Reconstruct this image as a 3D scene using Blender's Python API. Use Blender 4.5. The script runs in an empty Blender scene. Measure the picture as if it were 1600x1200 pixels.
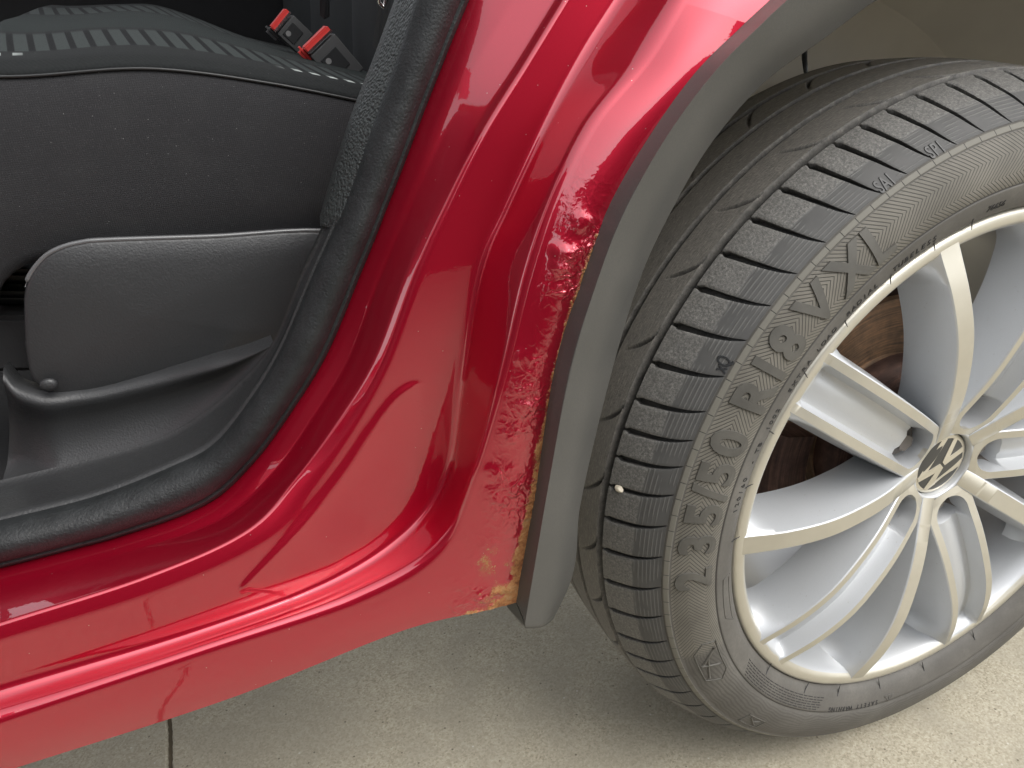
import bpy, bmesh, math, random
import numpy as np
from mathutils import Vector, Matrix, noise
from math import sin, cos, radians, pi, sqrt, atan2, hypot

# ------------------------------------------------------------------ camera, sky, sun, exposure
random.seed(4)
sc = bpy.context.scene
COL = sc.collection
CAM = np.array([-0.58215919, -0.39828754, 0.41495052])          # 18 inch wheel centre is the origin, metres
ROT = np.array([[0.92337680, -0.38002486, -0.05437276],          # rows: right, down, forward
                [-0.21750226, -0.40117208, -0.88980544],
                [0.31633535, 0.83345190, -0.45308926]])
FPX = 1199.26                                                    # focal length in pixels of a 1600 wide frame
GZ = -0.337                                                      # ground height
cam_d = bpy.data.cameras.new('camera'); cam = bpy.data.objects.new('camera', cam_d); COL.objects.link(cam)
cam_d.sensor_width = 36.0; cam_d.lens = 36.0 * FPX / 1600.0; cam_d.clip_start = 0.02; cam_d.clip_end = 500
m = Matrix.Identity(4)
for i in range(3):
    m[i][0] = ROT[0][i]; m[i][1] = -ROT[1][i]; m[i][2] = -ROT[2][i]; m[i][3] = CAM[i]
cam.matrix_world = m
sc.camera = cam

SUN_EL, SUN_AZ = 55.0, 300.0            # azimuth: direction towards the sun, degrees from +X counter-clockwise (-Y = 270)
world = bpy.data.worlds.new('World'); sc.world = world; world.use_nodes = True
wn = world.node_tree; wn.nodes.clear()
sky = wn.nodes.new('ShaderNodeTexSky'); sky.sky_type = 'NISHITA'; sky.sun_disc = False
sky.sun_elevation = radians(SUN_EL); sky.sun_rotation = radians(90.0 - SUN_AZ)
sky.air_density = 1.0; sky.dust_density = 2.2; sky.ozone_density = 1.0
hs = wn.nodes.new('ShaderNodeHueSaturation'); hs.inputs['Saturation'].default_value = 0.16     # a veil of cloud
bg = wn.nodes.new('ShaderNodeBackground'); bg.inputs['Strength'].default_value = 0.15
wo = wn.nodes.new('ShaderNodeOutputWorld')
wn.links.new(sky.outputs[0], hs.inputs['Color']); wn.links.new(hs.outputs[0], bg.inputs['Color']); wn.links.new(bg.outputs[0], wo.inputs['Surface'])
sun_d = bpy.data.lights.new('sun', 'SUN'); sun = bpy.data.objects.new('sun', sun_d); COL.objects.link(sun)
sun_d.energy = 0.6; sun_d.angle = radians(38); sun_d.color = (1.0, 0.95, 0.87)
sd = Vector((cos(radians(SUN_EL)) * cos(radians(SUN_AZ)), cos(radians(SUN_EL)) * sin(radians(SUN_AZ)), sin(radians(SUN_EL))))
sun.rotation_euler = sd.to_track_quat('Z', 'Y').to_euler(); sun.location = sd * 20
sc.cycles.max_bounces = 7; sc.cycles.diffuse_bounces = 4; sc.cycles.glossy_bounces = 4
sc.view_settings.view_transform = 'Standard'; sc.view_settings.look = 'None'
sc.view_settings.exposure = 1.26; sc.view_settings.gamma = 1.0; sc.view_settings.use_curve_mapping = False

# ------------------------------------------------------------------ helpers
def at(px, py, y):                       # point of the photograph (1600x1200) that stands at depth y
    d = ROT.T @ np.array([(px - 800) / FPX, (py - 600) / FPX, 1.0]); t = (y - CAM[1]) / d[1]
    return CAM + t * d

def catmull(s, v, q):                    # smooth interpolation of rows v at parameters s, evaluated at q (monotone-ish tangents)
    s = np.asarray(s, float); v = np.asarray(v, float)
    if v.ndim == 1: v = v[:, None]
    n = len(s); tg = np.zeros_like(v)
    for i in range(n):
        a, b = max(i - 1, 0), min(i + 1, n - 1)
        if 0 < i < n - 1:
            d0 = (v[i] - v[i - 1]) / (s[i] - s[i - 1]); d1 = (v[i + 1] - v[i]) / (s[i + 1] - s[i])
            h0, h1 = s[i] - s[i - 1], s[i + 1] - s[i]
            tg[i] = (d0 * h1 + d1 * h0) / (h0 + h1)
        else: tg[i] = (v[b] - v[a]) / (s[b] - s[a])
    out = np.zeros((len(q), v.shape[1]))
    for k, x in enumerate(q):
        if x <= s[0]: out[k] = v[0] + tg[0] * (x - s[0]); continue
        if x >= s[-1]: out[k] = v[-1] + tg[-1] * (x - s[-1]); continue
        i = int(np.searchsorted(s, x)) - 1; i = max(0, min(n - 2, i)); h = s[i + 1] - s[i]; u = (x - s[i]) / h
        out[k] = ((2*u**3 - 3*u**2 + 1) * v[i] + (u**3 - 2*u**2 + u) * h * tg[i] + (-2*u**3 + 3*u**2) * v[i + 1] + (u**3 - u**2) * h * tg[i + 1])
    return out

def sstep(a, b, x):
    t = np.clip((np.asarray(x, float) - a) / (b - a), 0, 1); return t * t * (3 - 2 * t)

PARENT_LOC = {}
def link(o, parent=None):
    COL.objects.link(o)
    if parent is not None:
        o.parent = parent
        o.matrix_parent_inverse = Matrix.Translation(-Vector(PARENT_LOC.get(parent.name, (0, 0, 0))))
    return o

def mesh_obj(name, verts, faces, mats, parent=None, smooth=True, midx=None, sharp=None):
    me = bpy.data.meshes.new(name)
    me.from_pydata([tuple(map(float, v)) for v in verts], [], faces)
    for mt in (mats if isinstance(mats, (list, tuple)) else [mats]): me.materials.append(mt)
    if midx is not None: me.polygons.foreach_set('material_index', midx)
    if smooth: me.polygons.foreach_set('use_smooth', [True] * len(me.polygons))
    me.update()
    if smooth and sharp is not None:
        me.set_sharp_from_angle(angle=radians(sharp))
    return link(bpy.data.objects.new(name, me), parent)

def bm_obj(name, bm, mats, parent=None, smooth=False, sharp=35):
    me = bpy.data.meshes.new(name)
    bmesh.ops.recalc_face_normals(bm, faces=bm.faces)
    bm.to_mesh(me); bm.free()
    for mt in (mats if isinstance(mats, (list, tuple)) else [mats]): me.materials.append(mt)
    if smooth:
        me.polygons.foreach_set('use_smooth', [True] * len(me.polygons)); me.set_sharp_from_angle(angle=radians(sharp))
    me.update()
    return link(bpy.data.objects.new(name, me), parent)

def grid(name, P, mats, parent=None, smooth=True, closeu=False, closev=False, flip=False, midx=None, sharp=None, attrs=None):
    P = np.asarray(P, float); nu, nv = P.shape[:2]; F = []; MI = []
    for i in range(nu - (0 if closeu else 1)):
        for j in range(nv - (0 if closev else 1)):
            a = i * nv + j; b = ((i + 1) % nu) * nv + j; c = ((i + 1) % nu) * nv + (j + 1) % nv; d = i * nv + (j + 1) % nv
            F.append((a, d, c, b) if flip else (a, b, c, d))
            if midx is not None: MI.append(midx(i, j))
    o = mesh_obj(name, P.reshape(-1, 3), F, mats, parent, smooth, MI if midx is not None else None, sharp)
    if attrs:
        for k, arr in attrs.items():
            at_ = o.data.attributes.new(k, 'FLOAT', 'POINT'); at_.data.foreach_set('value', np.asarray(arr, float).reshape(-1))
    return o

def lathe(name, prof, mats, parent=None, n=192, a0=0, a1=360, smooth=True, flip=False, sharp=None, midx=None):
    full = abs(a1 - a0) >= 360; k = n if full else n + 1
    P = np.zeros((k, len(prof), 3))
    for i in range(k):
        a = radians(a0 + (a1 - a0) * i / n)
        for j, (r, y) in enumerate(prof): P[i, j] = (r * cos(a), y, r * sin(a))
    return grid(name, P, mats, parent, smooth, closeu=full, flip=flip, sharp=sharp, midx=midx)

def box(bm, c, s, rot=None):
    mtx = Matrix.Translation(Vector(c)) @ (rot.to_4x4() if rot is not None else Matrix.Identity(4)) @ Matrix.Diagonal((*s, 1))
    return bmesh.ops.create_cube(bm, size=1.0, matrix=mtx)['verts']

def tube_pts(path, rad, n=8):
    path = [np.asarray(p, float) for p in path]; V = []; F = []
    up = np.array([0.3, 0.2, 0.93])
    for i, p in enumerate(path):
        t = path[min(i + 1, len(path) - 1)] - path[max(i - 1, 0)]; t /= np.linalg.norm(t)
        a = np.cross(t, up); a /= np.linalg.norm(a); b = np.cross(t, a)
        r = rad[i] if hasattr(rad, '__len__') else rad
        for k in range(n): V.append(p + r * (cos(2*pi*k/n) * a + sin(2*pi*k/n) * b))
    for i in range(len(path) - 1):
        for k in range(n):
            F.append((i*n + k, i*n + (k+1) % n, (i+1)*n + (k+1) % n, (i+1)*n + k))
    F.append(tuple(range(n))); F.append(tuple(range((len(path)-1)*n, len(path)*n))[::-1])
    return V, F

def fillet_section(pts, rads, segs):
    """pts: key points of one section; rads: fillet length at each inner point; returns a fixed number of points"""
    out = [pts[0]]
    for i in range(1, len(pts) - 1):
        p, a, b = pts[i], pts[i - 1], pts[i + 1]
        da, db = a - p, b - p; la, lb = np.linalg.norm(da), np.linalg.norm(db)
        L = min(rads[i], la * 0.47, lb * 0.47)
        s, e = p + da / la * L, p + db / lb * L
        for k in range(segs + 1):
            u = k / segs; out.append((1-u)**2 * s + 2*u*(1-u) * p + u*u * e)
    out.append(pts[-1]); return out

def subdivide_poly(sec, counts):
    out = []
    for i in range(len(sec) - 1):
        n = counts[i]
        for k in range(n): out.append(sec[i] + (sec[i+1] - sec[i]) * k / n)
    out.append(sec[-1]); return out

# ------------------------------------------------------------------ node helper
class NT:
    def __init__(s, name):
        s.m = bpy.data.materials.new(name); s.m.use_nodes = True; s.t = s.m.node_tree; s.t.nodes.clear()
        s.out = s.t.nodes.new('ShaderNodeOutputMaterial'); s.b = s.t.nodes.new('ShaderNodeBsdfPrincipled')
        s.t.links.new(s.b.outputs[0], s.out.inputs['Surface']); s.co = None
    def n(s, typ, **kw):
        nd = s.t.nodes.new(typ)
        for k, v in kw.items(): setattr(nd, k, v)
        return nd
    def plug(s, sock, v):
        if isinstance(v, X): s.t.links.new(v.o, sock)
        elif v is not None: sock.default_value = v
    def coord(s):
        if s.co is None: s.co = s.n('ShaderNodeTexCoord').outputs['Object']
        return X(s, s.co)
    def xyz(s):
        q = s.n('ShaderNodeSeparateXYZ'); s.t.links.new(s.coord().o, q.inputs[0]); return [X(s, q.outputs[i]) for i in range(3)]
    def noise(s, scale, detail=3, rough=0.55, vec=None, dist=0.0, col=False):
        q = s.n('ShaderNodeTexNoise'); s.plug(q.inputs['Vector'], vec or s.coord()); q.inputs['Scale'].default_value = scale
        q.inputs['Detail'].default_value = detail; q.inputs['Roughness'].default_value = rough; q.inputs['Distortion'].default_value = dist
        return X(s, q.outputs['Color' if col else 'Fac'])
    def voro(s, scale, feature='F1', vec=None, out='Distance', rnd=1.0):
        q = s.n('ShaderNodeTexVoronoi'); q.feature = feature; s.plug(q.inputs['Vector'], vec or s.coord()); q.inputs['Scale'].default_value = scale
        q.inputs['Randomness'].default_value = rnd
        return X(s, q.outputs[out])
    def attr(s, name):
        q = s.n('ShaderNodeAttribute'); q.attribute_name = name; return X(s, q.outputs['Fac'])
    def vec(s, x, y, z):
        q = s.n('ShaderNodeCombineXYZ')
        for i, v in enumerate((x, y, z)): s.plug(q.inputs[i], v)
        return X(s, q.outputs[0])
    def ramp(s, f, stops, interp='LINEAR'):
        q = s.n('ShaderNodeValToRGB'); s.plug(q.inputs[0], f); q.color_ramp.interpolation = interp; e = q.color_ramp.elements
        while len(e) < len(stops): e.new(0.5)
        for el, (p, c) in zip(e, stops): el.position = p; el.color = (*c, 1) if len(c) == 3 else c
        return X(s, q.outputs[0])
    def mix(s, f, a, b):
        q = s.n('ShaderNodeMix', data_type='RGBA'); s.plug(q.inputs[0], f)
        for i, v in ((6, a), (7, b)): s.plug(q.inputs[i], (*v, 1) if isinstance(v, tuple) and len(v) == 3 else v)
        return X(s, q.outputs[2])
    def smooth(s, x, a, b):
        q = s.n('ShaderNodeMapRange', interpolation_type='SMOOTHSTEP'); s.plug(q.inputs[0], x)
        q.inputs[1].default_value = a; q.inputs[2].default_value = b; q.inputs[3].default_value = 0; q.inputs[4].default_value = 1
        return X(s, q.outputs[0])
    def bump(s, h, strength=1.0, dist=0.001, prev=None):
        q = s.n('ShaderNodeBump'); s.plug(q.inputs['Height'], h); s.plug(q.inputs['Strength'], strength); q.inputs['Distance'].default_value = dist
        if prev is not None: s.plug(q.inputs['Normal'], prev)
        return X(s, q.outputs[0])
    def set(s, **kw):
        names = dict(color='Base Color', rough='Roughness', metal='Metallic', normal='Normal', coat='Coat Weight', coat_rough='Coat Roughness', coat_ior='Coat IOR',
                     coat_normal='Coat Normal', spec='Specular IOR Level', sheen='Sheen Weight', sheen_rough='Sheen Roughness', ior='IOR', aniso='Anisotropic', sheen_tint='Sheen Tint')
        for k, v in kw.items():
            if isinstance(v, tuple) and len(v) == 3: v = (*v, 1)
            s.plug(s.b.inputs[names[k]], v)
        return s.m
class X:
    def __init__(s, nt, o): s.nt = nt; s.o = o
    def _m(s, op, b=None, c=None):
        q = s.nt.n('ShaderNodeMath', operation=op); s.nt.plug(q.inputs[0], s)
        if b is not None: s.nt.plug(q.inputs[1], b)
        if c is not None: s.nt.plug(q.inputs[2], c)
        return X(s.nt, q.outputs[0])
    def __add__(s, b): return s._m('ADD', b)
    def __radd__(s, b): return s._m('ADD', b)
    def __sub__(s, b): return s._m('SUBTRACT', b)
    def __rsub__(s, b): return (s * -1) + b
    def __mul__(s, b): return s._m('MULTIPLY', b)
    def __rmul__(s, b): return s._m('MULTIPLY', b)
    def __truediv__(s, b): return s._m('DIVIDE', b)
    def __pow__(s, b): return s._m('POWER', b)
    def abs(s): return s._m('ABSOLUTE')
    def sin(s): return s._m('SINE')
    def sqrt(s): return s._m('SQRT')
    def fract(s): return s._m('FRACT')
    def atan2(s, b): return s._m('ARCTAN2', b)
    def gt(s, b): return s._m('GREATER_THAN', b)
    def lt(s, b): return s._m('LESS_THAN', b)
    def max(s, b): return s._m('MAXIMUM', b)
    def min(s, b): return s._m('MINIMUM', b)
    def pp(s, b): return s._m('PINGPONG', b)

# ------------------------------------------------------------------ materials
def mat_paint():
    n = NT('red_car_paint')
    rust = n.attr('rust'); scar = n.attr('scar')
    big = n.noise(6, 2); fl = n.voro(2600, out='Color'); q = n.n('ShaderNodeSeparateColor'); n.t.links.new(fl.o, q.inputs[0]); flk = X(n, q.outputs[0])
    base = n.mix(flk * 0.22, (0.49, 0.0012, 0.025), (0.36, 0.0007, 0.017))
    base = n.mix(n.smooth(n.noise(900, 2), 0.72, 0.80) * 0.25, base, (0.55, 0.10, 0.10))          # dust specks
    base = n.mix(n.smooth(n.voro(95), 0.036, 0.022) * 0.8, base, (0.62, 0.50, 0.46))          # grit and chips
    # bare, rusted metal where the paint has lifted
    rn = n.noise(170, 4, 0.65); rn2 = n.noise(430, 3, 0.7); rn3 = n.noise(55, 2)
    rcol = n.ramp(rn2 * 0.45 + rn * 0.35 + rn3 * 0.45 - 0.125, [(0.28, (0.060, 0.022, 0.012)), (0.40, (0.19, 0.072, 0.026)), (0.50, (0.33, 0.135, 0.045)), (0.60, (0.39, 0.20, 0.08)), (0.74, (0.44, 0.30, 0.17))])
    rm = n.smooth(rust + (rn - 0.5) * 1.25 + (rn2 - 0.5) * 0.9, 0.47, 0.60)
    col = n.mix(rm, base, rcol)
    # orange bleed just around it
    bl = n.smooth(rust + (rn - 0.5) * 0.7, 0.30, 0.52) * 0.45
    col = n.mix(bl * (1 - rm), col, (0.42, 0.13, 0.05))
    h1 = n.noise(210, 4, 0.6, dist=0.6); h2 = n.voro(330, 'SMOOTH_F1')
    bn = n.bump((h1 * 0.8 + h2 * 0.3) * scar, 0.55, 0.0022)
    bn2 = n.bump(n.noise(700, 3) * rm, 0.6, 0.0009, bn)
    orange_peel = n.bump(n.noise(420, 1), 0.018, 0.0008, bn2)
    return n.set(color=col, metal=(1 - rm) * 0.66, rough=n.smooth(rm, 0, 1) * 0.46 + 0.32, normal=bn2, coat=(1 - rm) * 1.0, coat_rough=0.012, coat_ior=1.92, coat_normal=orange_peel)

def mat_trim_plastic():
    n = NT('grey_textured_plastic'); x, y, z = n.xyz()
    a = n.noise(14, 4); f = n.noise(900, 3)
    sc_ = n.noise(1, 2, vec=n.vec(x * 600 + z * 380, y * 400, z * 20 - x * 32))
    col = n.ramp(a * 0.6 + f * 0.4, [(0.35, (0.058, 0.058, 0.055)), (0.6, (0.080, 0.078, 0.072)), (0.8, (0.11, 0.106, 0.095))])
    col = n.mix(n.smooth(sc_, 0.80, 0.83) * 0.5, col, (0.2, 0.19, 0.17))
    return n.set(color=col, rough=n.ramp(a, [(0.3, (0.38,)*3), (0.7, (0.52,)*3)]), spec=0.55, normal=n.bump(f, 0.12, 0.0005))

def mat_rubber_seal():
    n = NT('black_seal_vinyl'); a = n.noise(70, 3); f = n.noise(600, 4)
    return n.set(color=n.ramp(a, [(0.3, (0.010, 0.0115, 0.012)), (0.7, (0.018, 0.020, 0.021))]), rough=0.52, spec=0.45, normal=n.bump(a * 0.6 + f * 0.4, 0.6, 0.0022))

def mat_grain(name, c0, c1, scale, strength, rough=0.5, dist=0.0006, spec=0.5):
    n = NT(name); v = n.voro(scale, 'SMOOTH_F1'); f = n.noise(scale * 0.6, 4); a = n.noise(9, 3)
    return n.set(color=n.mix(a, c0, c1), rough=n.ramp(f, [(0.3, (rough - 0.06,)*3), (0.7, (rough + 0.1,)*3)]), spec=spec, normal=n.bump(v * 0.6 + f * 0.6, strength, dist))

def mat_fabric(name, side=True):
    n = NT(name); x, y, z = n.xyz()
    u = (x * 2200 + z * 2200).sin() * (x * 2200 - z * 2200).sin() if side else (x * 1900).sin() * (y * 1900).sin()
    sp = n.smooth(n.noise(1500, 2), 0.55, 0.75); mot = n.noise(30, 4)
    col = n.mix(sp * 0.6, (0.026, 0.026, 0.028), (0.070, 0.070, 0.073))
    col = n.mix(n.smooth(mot, 0.45, 0.7) * 0.12, col, (0.052, 0.052, 0.052))
    col = n.mix(n.smooth(n.voro(150), 0.050, 0.035) * 0.5, col, (0.32, 0.32, 0.32))            # lint
    if not side:
        col = n.mix(0.7, col, (0.012, 0.0145, 0.0145))
        # woven stripe rows (flat print): short dark bars, little pale dashes
        gx = (x / 0.0128 + y * 9.0); bar = n.smooth((gx.fract() - 0.5).abs(), 0.31, 0.36)
        row1 = n.smooth(y, 0.252, 0.256) * n.smooth(y, 0.325, 0.315)
        row2 = n.smooth(y, 0.52, 0.525) * n.smooth(y, 0.66, 0.65)
        pale = n.mix(n.noise(800, 2), (0.030, 0.036, 0.036), (0.044, 0.052, 0.052))
        col = n.mix((row1 + row2) * (1 - bar), col, pale)
        col = n.mix((row1 + row2) * bar, col, (0.009, 0.010, 0.011))
        dash = n.smooth(y, 0.234, 0.236) * n.smooth(y, 0.249, 0.246) * n.smooth(((gx + 0.2).fract() - 0.5).abs(), 0.26, 0.20)
        dash = dash * n.smooth((x + 0.59).abs(), 0.075, 0.10)
        col = n.mix(dash, col, (0.42, 0.46, 0.45))
        mid = n.smooth(y, 0.325, 0.335) * n.smooth(y, 0.52, 0.50)
        col = n.mix(mid * 0.7, col, (0.020, 0.026, 0.026))
    return n.set(color=col, rough=0.95, spec=0.2, sheen=0.10 if side else 0.0, sheen_rough=0.5, normal=n.bump(u * 0.5 + sp * 0.6, 0.3, 0.0005))

def mat_plain(name, col, rough=0.5, metal=0.0, spec=0.5, bump_s=0.0, scale=300):
    n = NT(name); f = n.noise(scale, 4); a = n.noise(scale * 0.06, 3)
    c = n.mix(a, tuple(v * 0.8 for v in col), tuple(min(1, v * 1.2) for v in col))
    return n.set(color=c, rough=rough, metal=metal, spec=spec, normal=n.bump(f, bump_s, 0.0006) if bump_s else None)

TA = 143.6                                # azimuth of the spoke pair that points up and forward
def polar(n):
    x, y, z = n.xyz(); c, s_ = cos(radians(TA)), sin(radians(TA))
    r = (x * x + z * z).sqrt(); th = (z * c - x * s_).atan2(x * c + z * s_)
    return r, th, y

def mat_sidewall():
    n = NT('tyre_sidewall_rubber'); r, th, y = polar(n)
    dust = n.noise(22, 4); fine = n.noise(420, 3)
    band = n.smooth(r, 0.2705, 0.2720) * n.smooth(r, 0.3090, 0.3078) * n.smooth(th.abs(), 0.98, 0.93)
    zig = (r - 0.281).abs() * 1.1 + (r - 0.296).max(0.0) * -2.2
    ph = th * 0.290 / 0.0036 + zig / 0.0036 + n.noise(9, 0) * 1.2
    line = n.smooth((ph.fract() - 0.5).abs(), 0.33, 0.42)          # 1 in the cut
    # fainter whorls where the lettered band ends
    b2 = n.smooth(r, 0.272, 0.275) * n.smooth(r, 0.309, 0.306) * (1 - band)
    ph2 = (r - 0.2) / 0.003 + n.noise(16, 2) * 8.0
    line2 = n.smooth((ph2.fract() - 0.5).abs(), 0.2, 0.36)
    base = n.ramp(dust * 0.75 + fine * 0.25, [(0.30, (0.076, 0.071, 0.064)), (0.55, (0.106, 0.100, 0.090)), (0.75, (0.15, 0.141, 0.125))])
    ridge = n.ramp(dust, [(0.3, (0.115, 0.107, 0.090)), (0.7, (0.18, 0.168, 0.142))])
    col = n.mix(band, base, n.mix(line * 0.85, ridge, (0.040, 0.038, 0.034)))
    col = n.mix(b2 * line2 * 0.35, col, (0.040, 0.037, 0.033))
    lip = n.smooth(r, 0.3095, 0.3100) * n.smooth(r, 0.3135, 0.3130)
    tick = n.smooth(((th * (180 / pi) / 2.6).fract() - 0.5).abs(), 0.475, 0.488)
    col = n.mix(lip, col, n.mix(tick, (0.155, 0.148, 0.125), (0.012, 0.012, 0.012)))
    ring = n.smooth((r - 0.2705).abs(), 0.0008, 0.0003)
    col = n.mix(ring * 0.7, col, (0.03, 0.028, 0.026))
    cut = n.smooth(r, 0.3140, 0.3145)
    col = n.mix(cut, col, (0.012, 0.012, 0.012))
    h = band * (1 - line) * 1.0 + b2 * (1 - line2) * 0.15 + lip * (1 - tick) * 0.7 - ring * 0.5
    b = n.bump(h, 0.7, 0.0006); b = n.bump(fine, 0.12, 0.0004, b)
    return n.set(color=col, rough=0.62, spec=0.4, normal=b)

def mat_tread():
    n = NT('tyre_tread_rubber'); r, th, y = polar(n); x_, y_, z_ = n.xyz()
    f = n.noise(520, 4, 0.7); g = n.noise(60, 3); spk = n.voro(900, out='Distance')
    scr = n.noise(1, 3, 0.6, vec=n.vec(th * 260 + y_ * 900, y_ * 900 - th * 500, r * 200))
    worn = n.smooth(r + (g - 0.5) * 0.0018, 0.3290, 0.3302)         # the part that meets the road
    side = n.mix(g, (0.055, 0.055, 0.054), (0.088, 0.087, 0.084))
    lines = n.smooth((((r - 0.31) / 0.0021).fract() - 0.5).abs(), 0.28, 0.42) * n.smooth(n.noise(45, 2), 0.40, 0.55)
    side = n.mix(lines * 0.55, side, (0.16, 0.158, 0.15))
    road = n.ramp(f * 0.65 + scr * 0.35, [(0.34, (0.065, 0.064, 0.061)), (0.48, (0.115, 0.113, 0.107)), (0.60, (0.185, 0.18, 0.168)), (0.72, (0.36, 0.35, 0.33))])
    rib = n.smooth(y, 0.05, 0.056)
    road = n.mix(rib, road, n.ramp(f * 0.4 + n.noise(1, 3, vec=n.vec(th * 40, y_ * 1200, 0.0)) * 0.6, [(0.35, (0.085, 0.082, 0.077)), (0.55, (0.16, 0.152, 0.138)), (0.72, (0.30, 0.28, 0.245))]))
    col = n.mix(worn, side, road)
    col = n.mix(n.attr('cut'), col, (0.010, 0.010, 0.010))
    b = n.bump(f * worn + lines * (1 - worn) * 0.5, 0.55, 0.0012)
    return n.set(color=col, rough=n.smooth(worn, 0, 1) * -0.12 + 0.66, spec=0.5, normal=b)

def mat_letter():
    n = NT('tyre_letter_rubber'); d = n.noise(40, 4)
    return n.set(color=n.ramp(d, [(0.3, (0.070, 0.067, 0.059)), (0.7, (0.105, 0.100, 0.088))]), rough=0.6, spec=0.4, normal=n.bump(n.noise(500, 3), 0.1, 0.0004))

def mat_machined():
    n = NT('machined_alloy'); r, th, y = polar(n)
    w = n.noise(1, 2, vec=n.vec(r * 5200, th * 6, y * 100)); d = n.noise(60, 3)
    spots = n.smooth(n.noise(240, 3), 0.70, 0.76)
    col = n.mix(d, (0.53, 0.505, 0.43), (0.61, 0.585, 0.51))
    col = n.mix(spots * 0.25, col, (0.30, 0.25, 0.18))
    return n.set(color=col, metal=0.72, rough=0.40, normal=n.bump(w, 0.05, 0.0003), coat=0.5, coat_rough=0.12)

def mat_silver():
    n = NT('silver_wheel_paint'); d = n.noise(25, 3); f = n.voro(3000, out='Color'); q = n.n('ShaderNodeSeparateColor'); n.t.links.new(f.o, q.inputs[0])
    x, y, z = n.xyz()
    col = n.mix(X(n, q.outputs[0]) * 0.25 + d * 0.3, (0.57, 0.585, 0.60), (0.48, 0.495, 0.51))
    grime = n.smooth(y + (d - 0.5) * 0.03, 0.035, 0.085)
    col = n.mix(grime * 0.5, col, (0.30, 0.27, 0.23))
    col = n.mix(n.smooth(n.noise(300, 3, 0.7), 0.66, 0.74) * 0.35, col, (0.30, 0.25, 0.19))
    return n.set(color=col, metal=0.45, rough=0.42, coat=0.25, coat_rough=0.15)

def mat_rusty(name, ca, cb, cc):
    n = NT(name); r, th, y = polar(n); a = n.noise(60, 5, 0.65); b = n.noise(1, 3, vec=n.vec(r * 420, th * 2.0, y * 60)); f = n.noise(320, 4)
    col = n.ramp(a * 0.4 + b * 0.6, [(0.3, ca), (0.5, cb), (0.68, cc)])
    return n.set(color=col, rough=0.7, metal=0.25, normal=n.bump(f * 0.5 + b * 0.6, 0.5, 0.0015))

def mat_concrete():
    n = NT('concrete'); x, y, z = n.xyz()
    big = n.noise(1.6, 4); mid = n.noise(14, 4, 0.6); fine = n.noise(330, 4, 0.7); agg = n.voro(520, out='Color')
    q = n.n('ShaderNodeSeparateColor'); n.t.links.new(agg.o, q.inputs[0]); ag = X(n, q.outputs[0])
    col = n.ramp(fine * 0.5 + ag * 0.25 + mid * 0.25, [(0.28, (0.235, 0.206, 0.146)), (0.42, (0.355, 0.320, 0.240)), (0.54, (0.42, 0.382, 0.294)), (0.70, (0.51, 0.475, 0.38))])
    col = n.mix(n.smooth(mid * 0.5 + big * 0.5, 0.44, 0.62) * 0.55, col, (0.27, 0.245, 0.19))
    col = n.mix(n.smooth(n.voro(62), 0.085, 0.060) * 0.75, col, (0.10, 0.085, 0.06))             # pits and grit
    col = n.mix(n.smooth(n.voro(41, vec=n.vec(x + 3.3, y - 1.2, z)), 0.055, 0.040) * 0.5, col, (0.62, 0.60, 0.54))
    return n.set(color=col, rough=0.88, spec=0.3, normal=n.bump(fine * 0.6 + ag * 0.3, 0.45, 0.0009))

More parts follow.
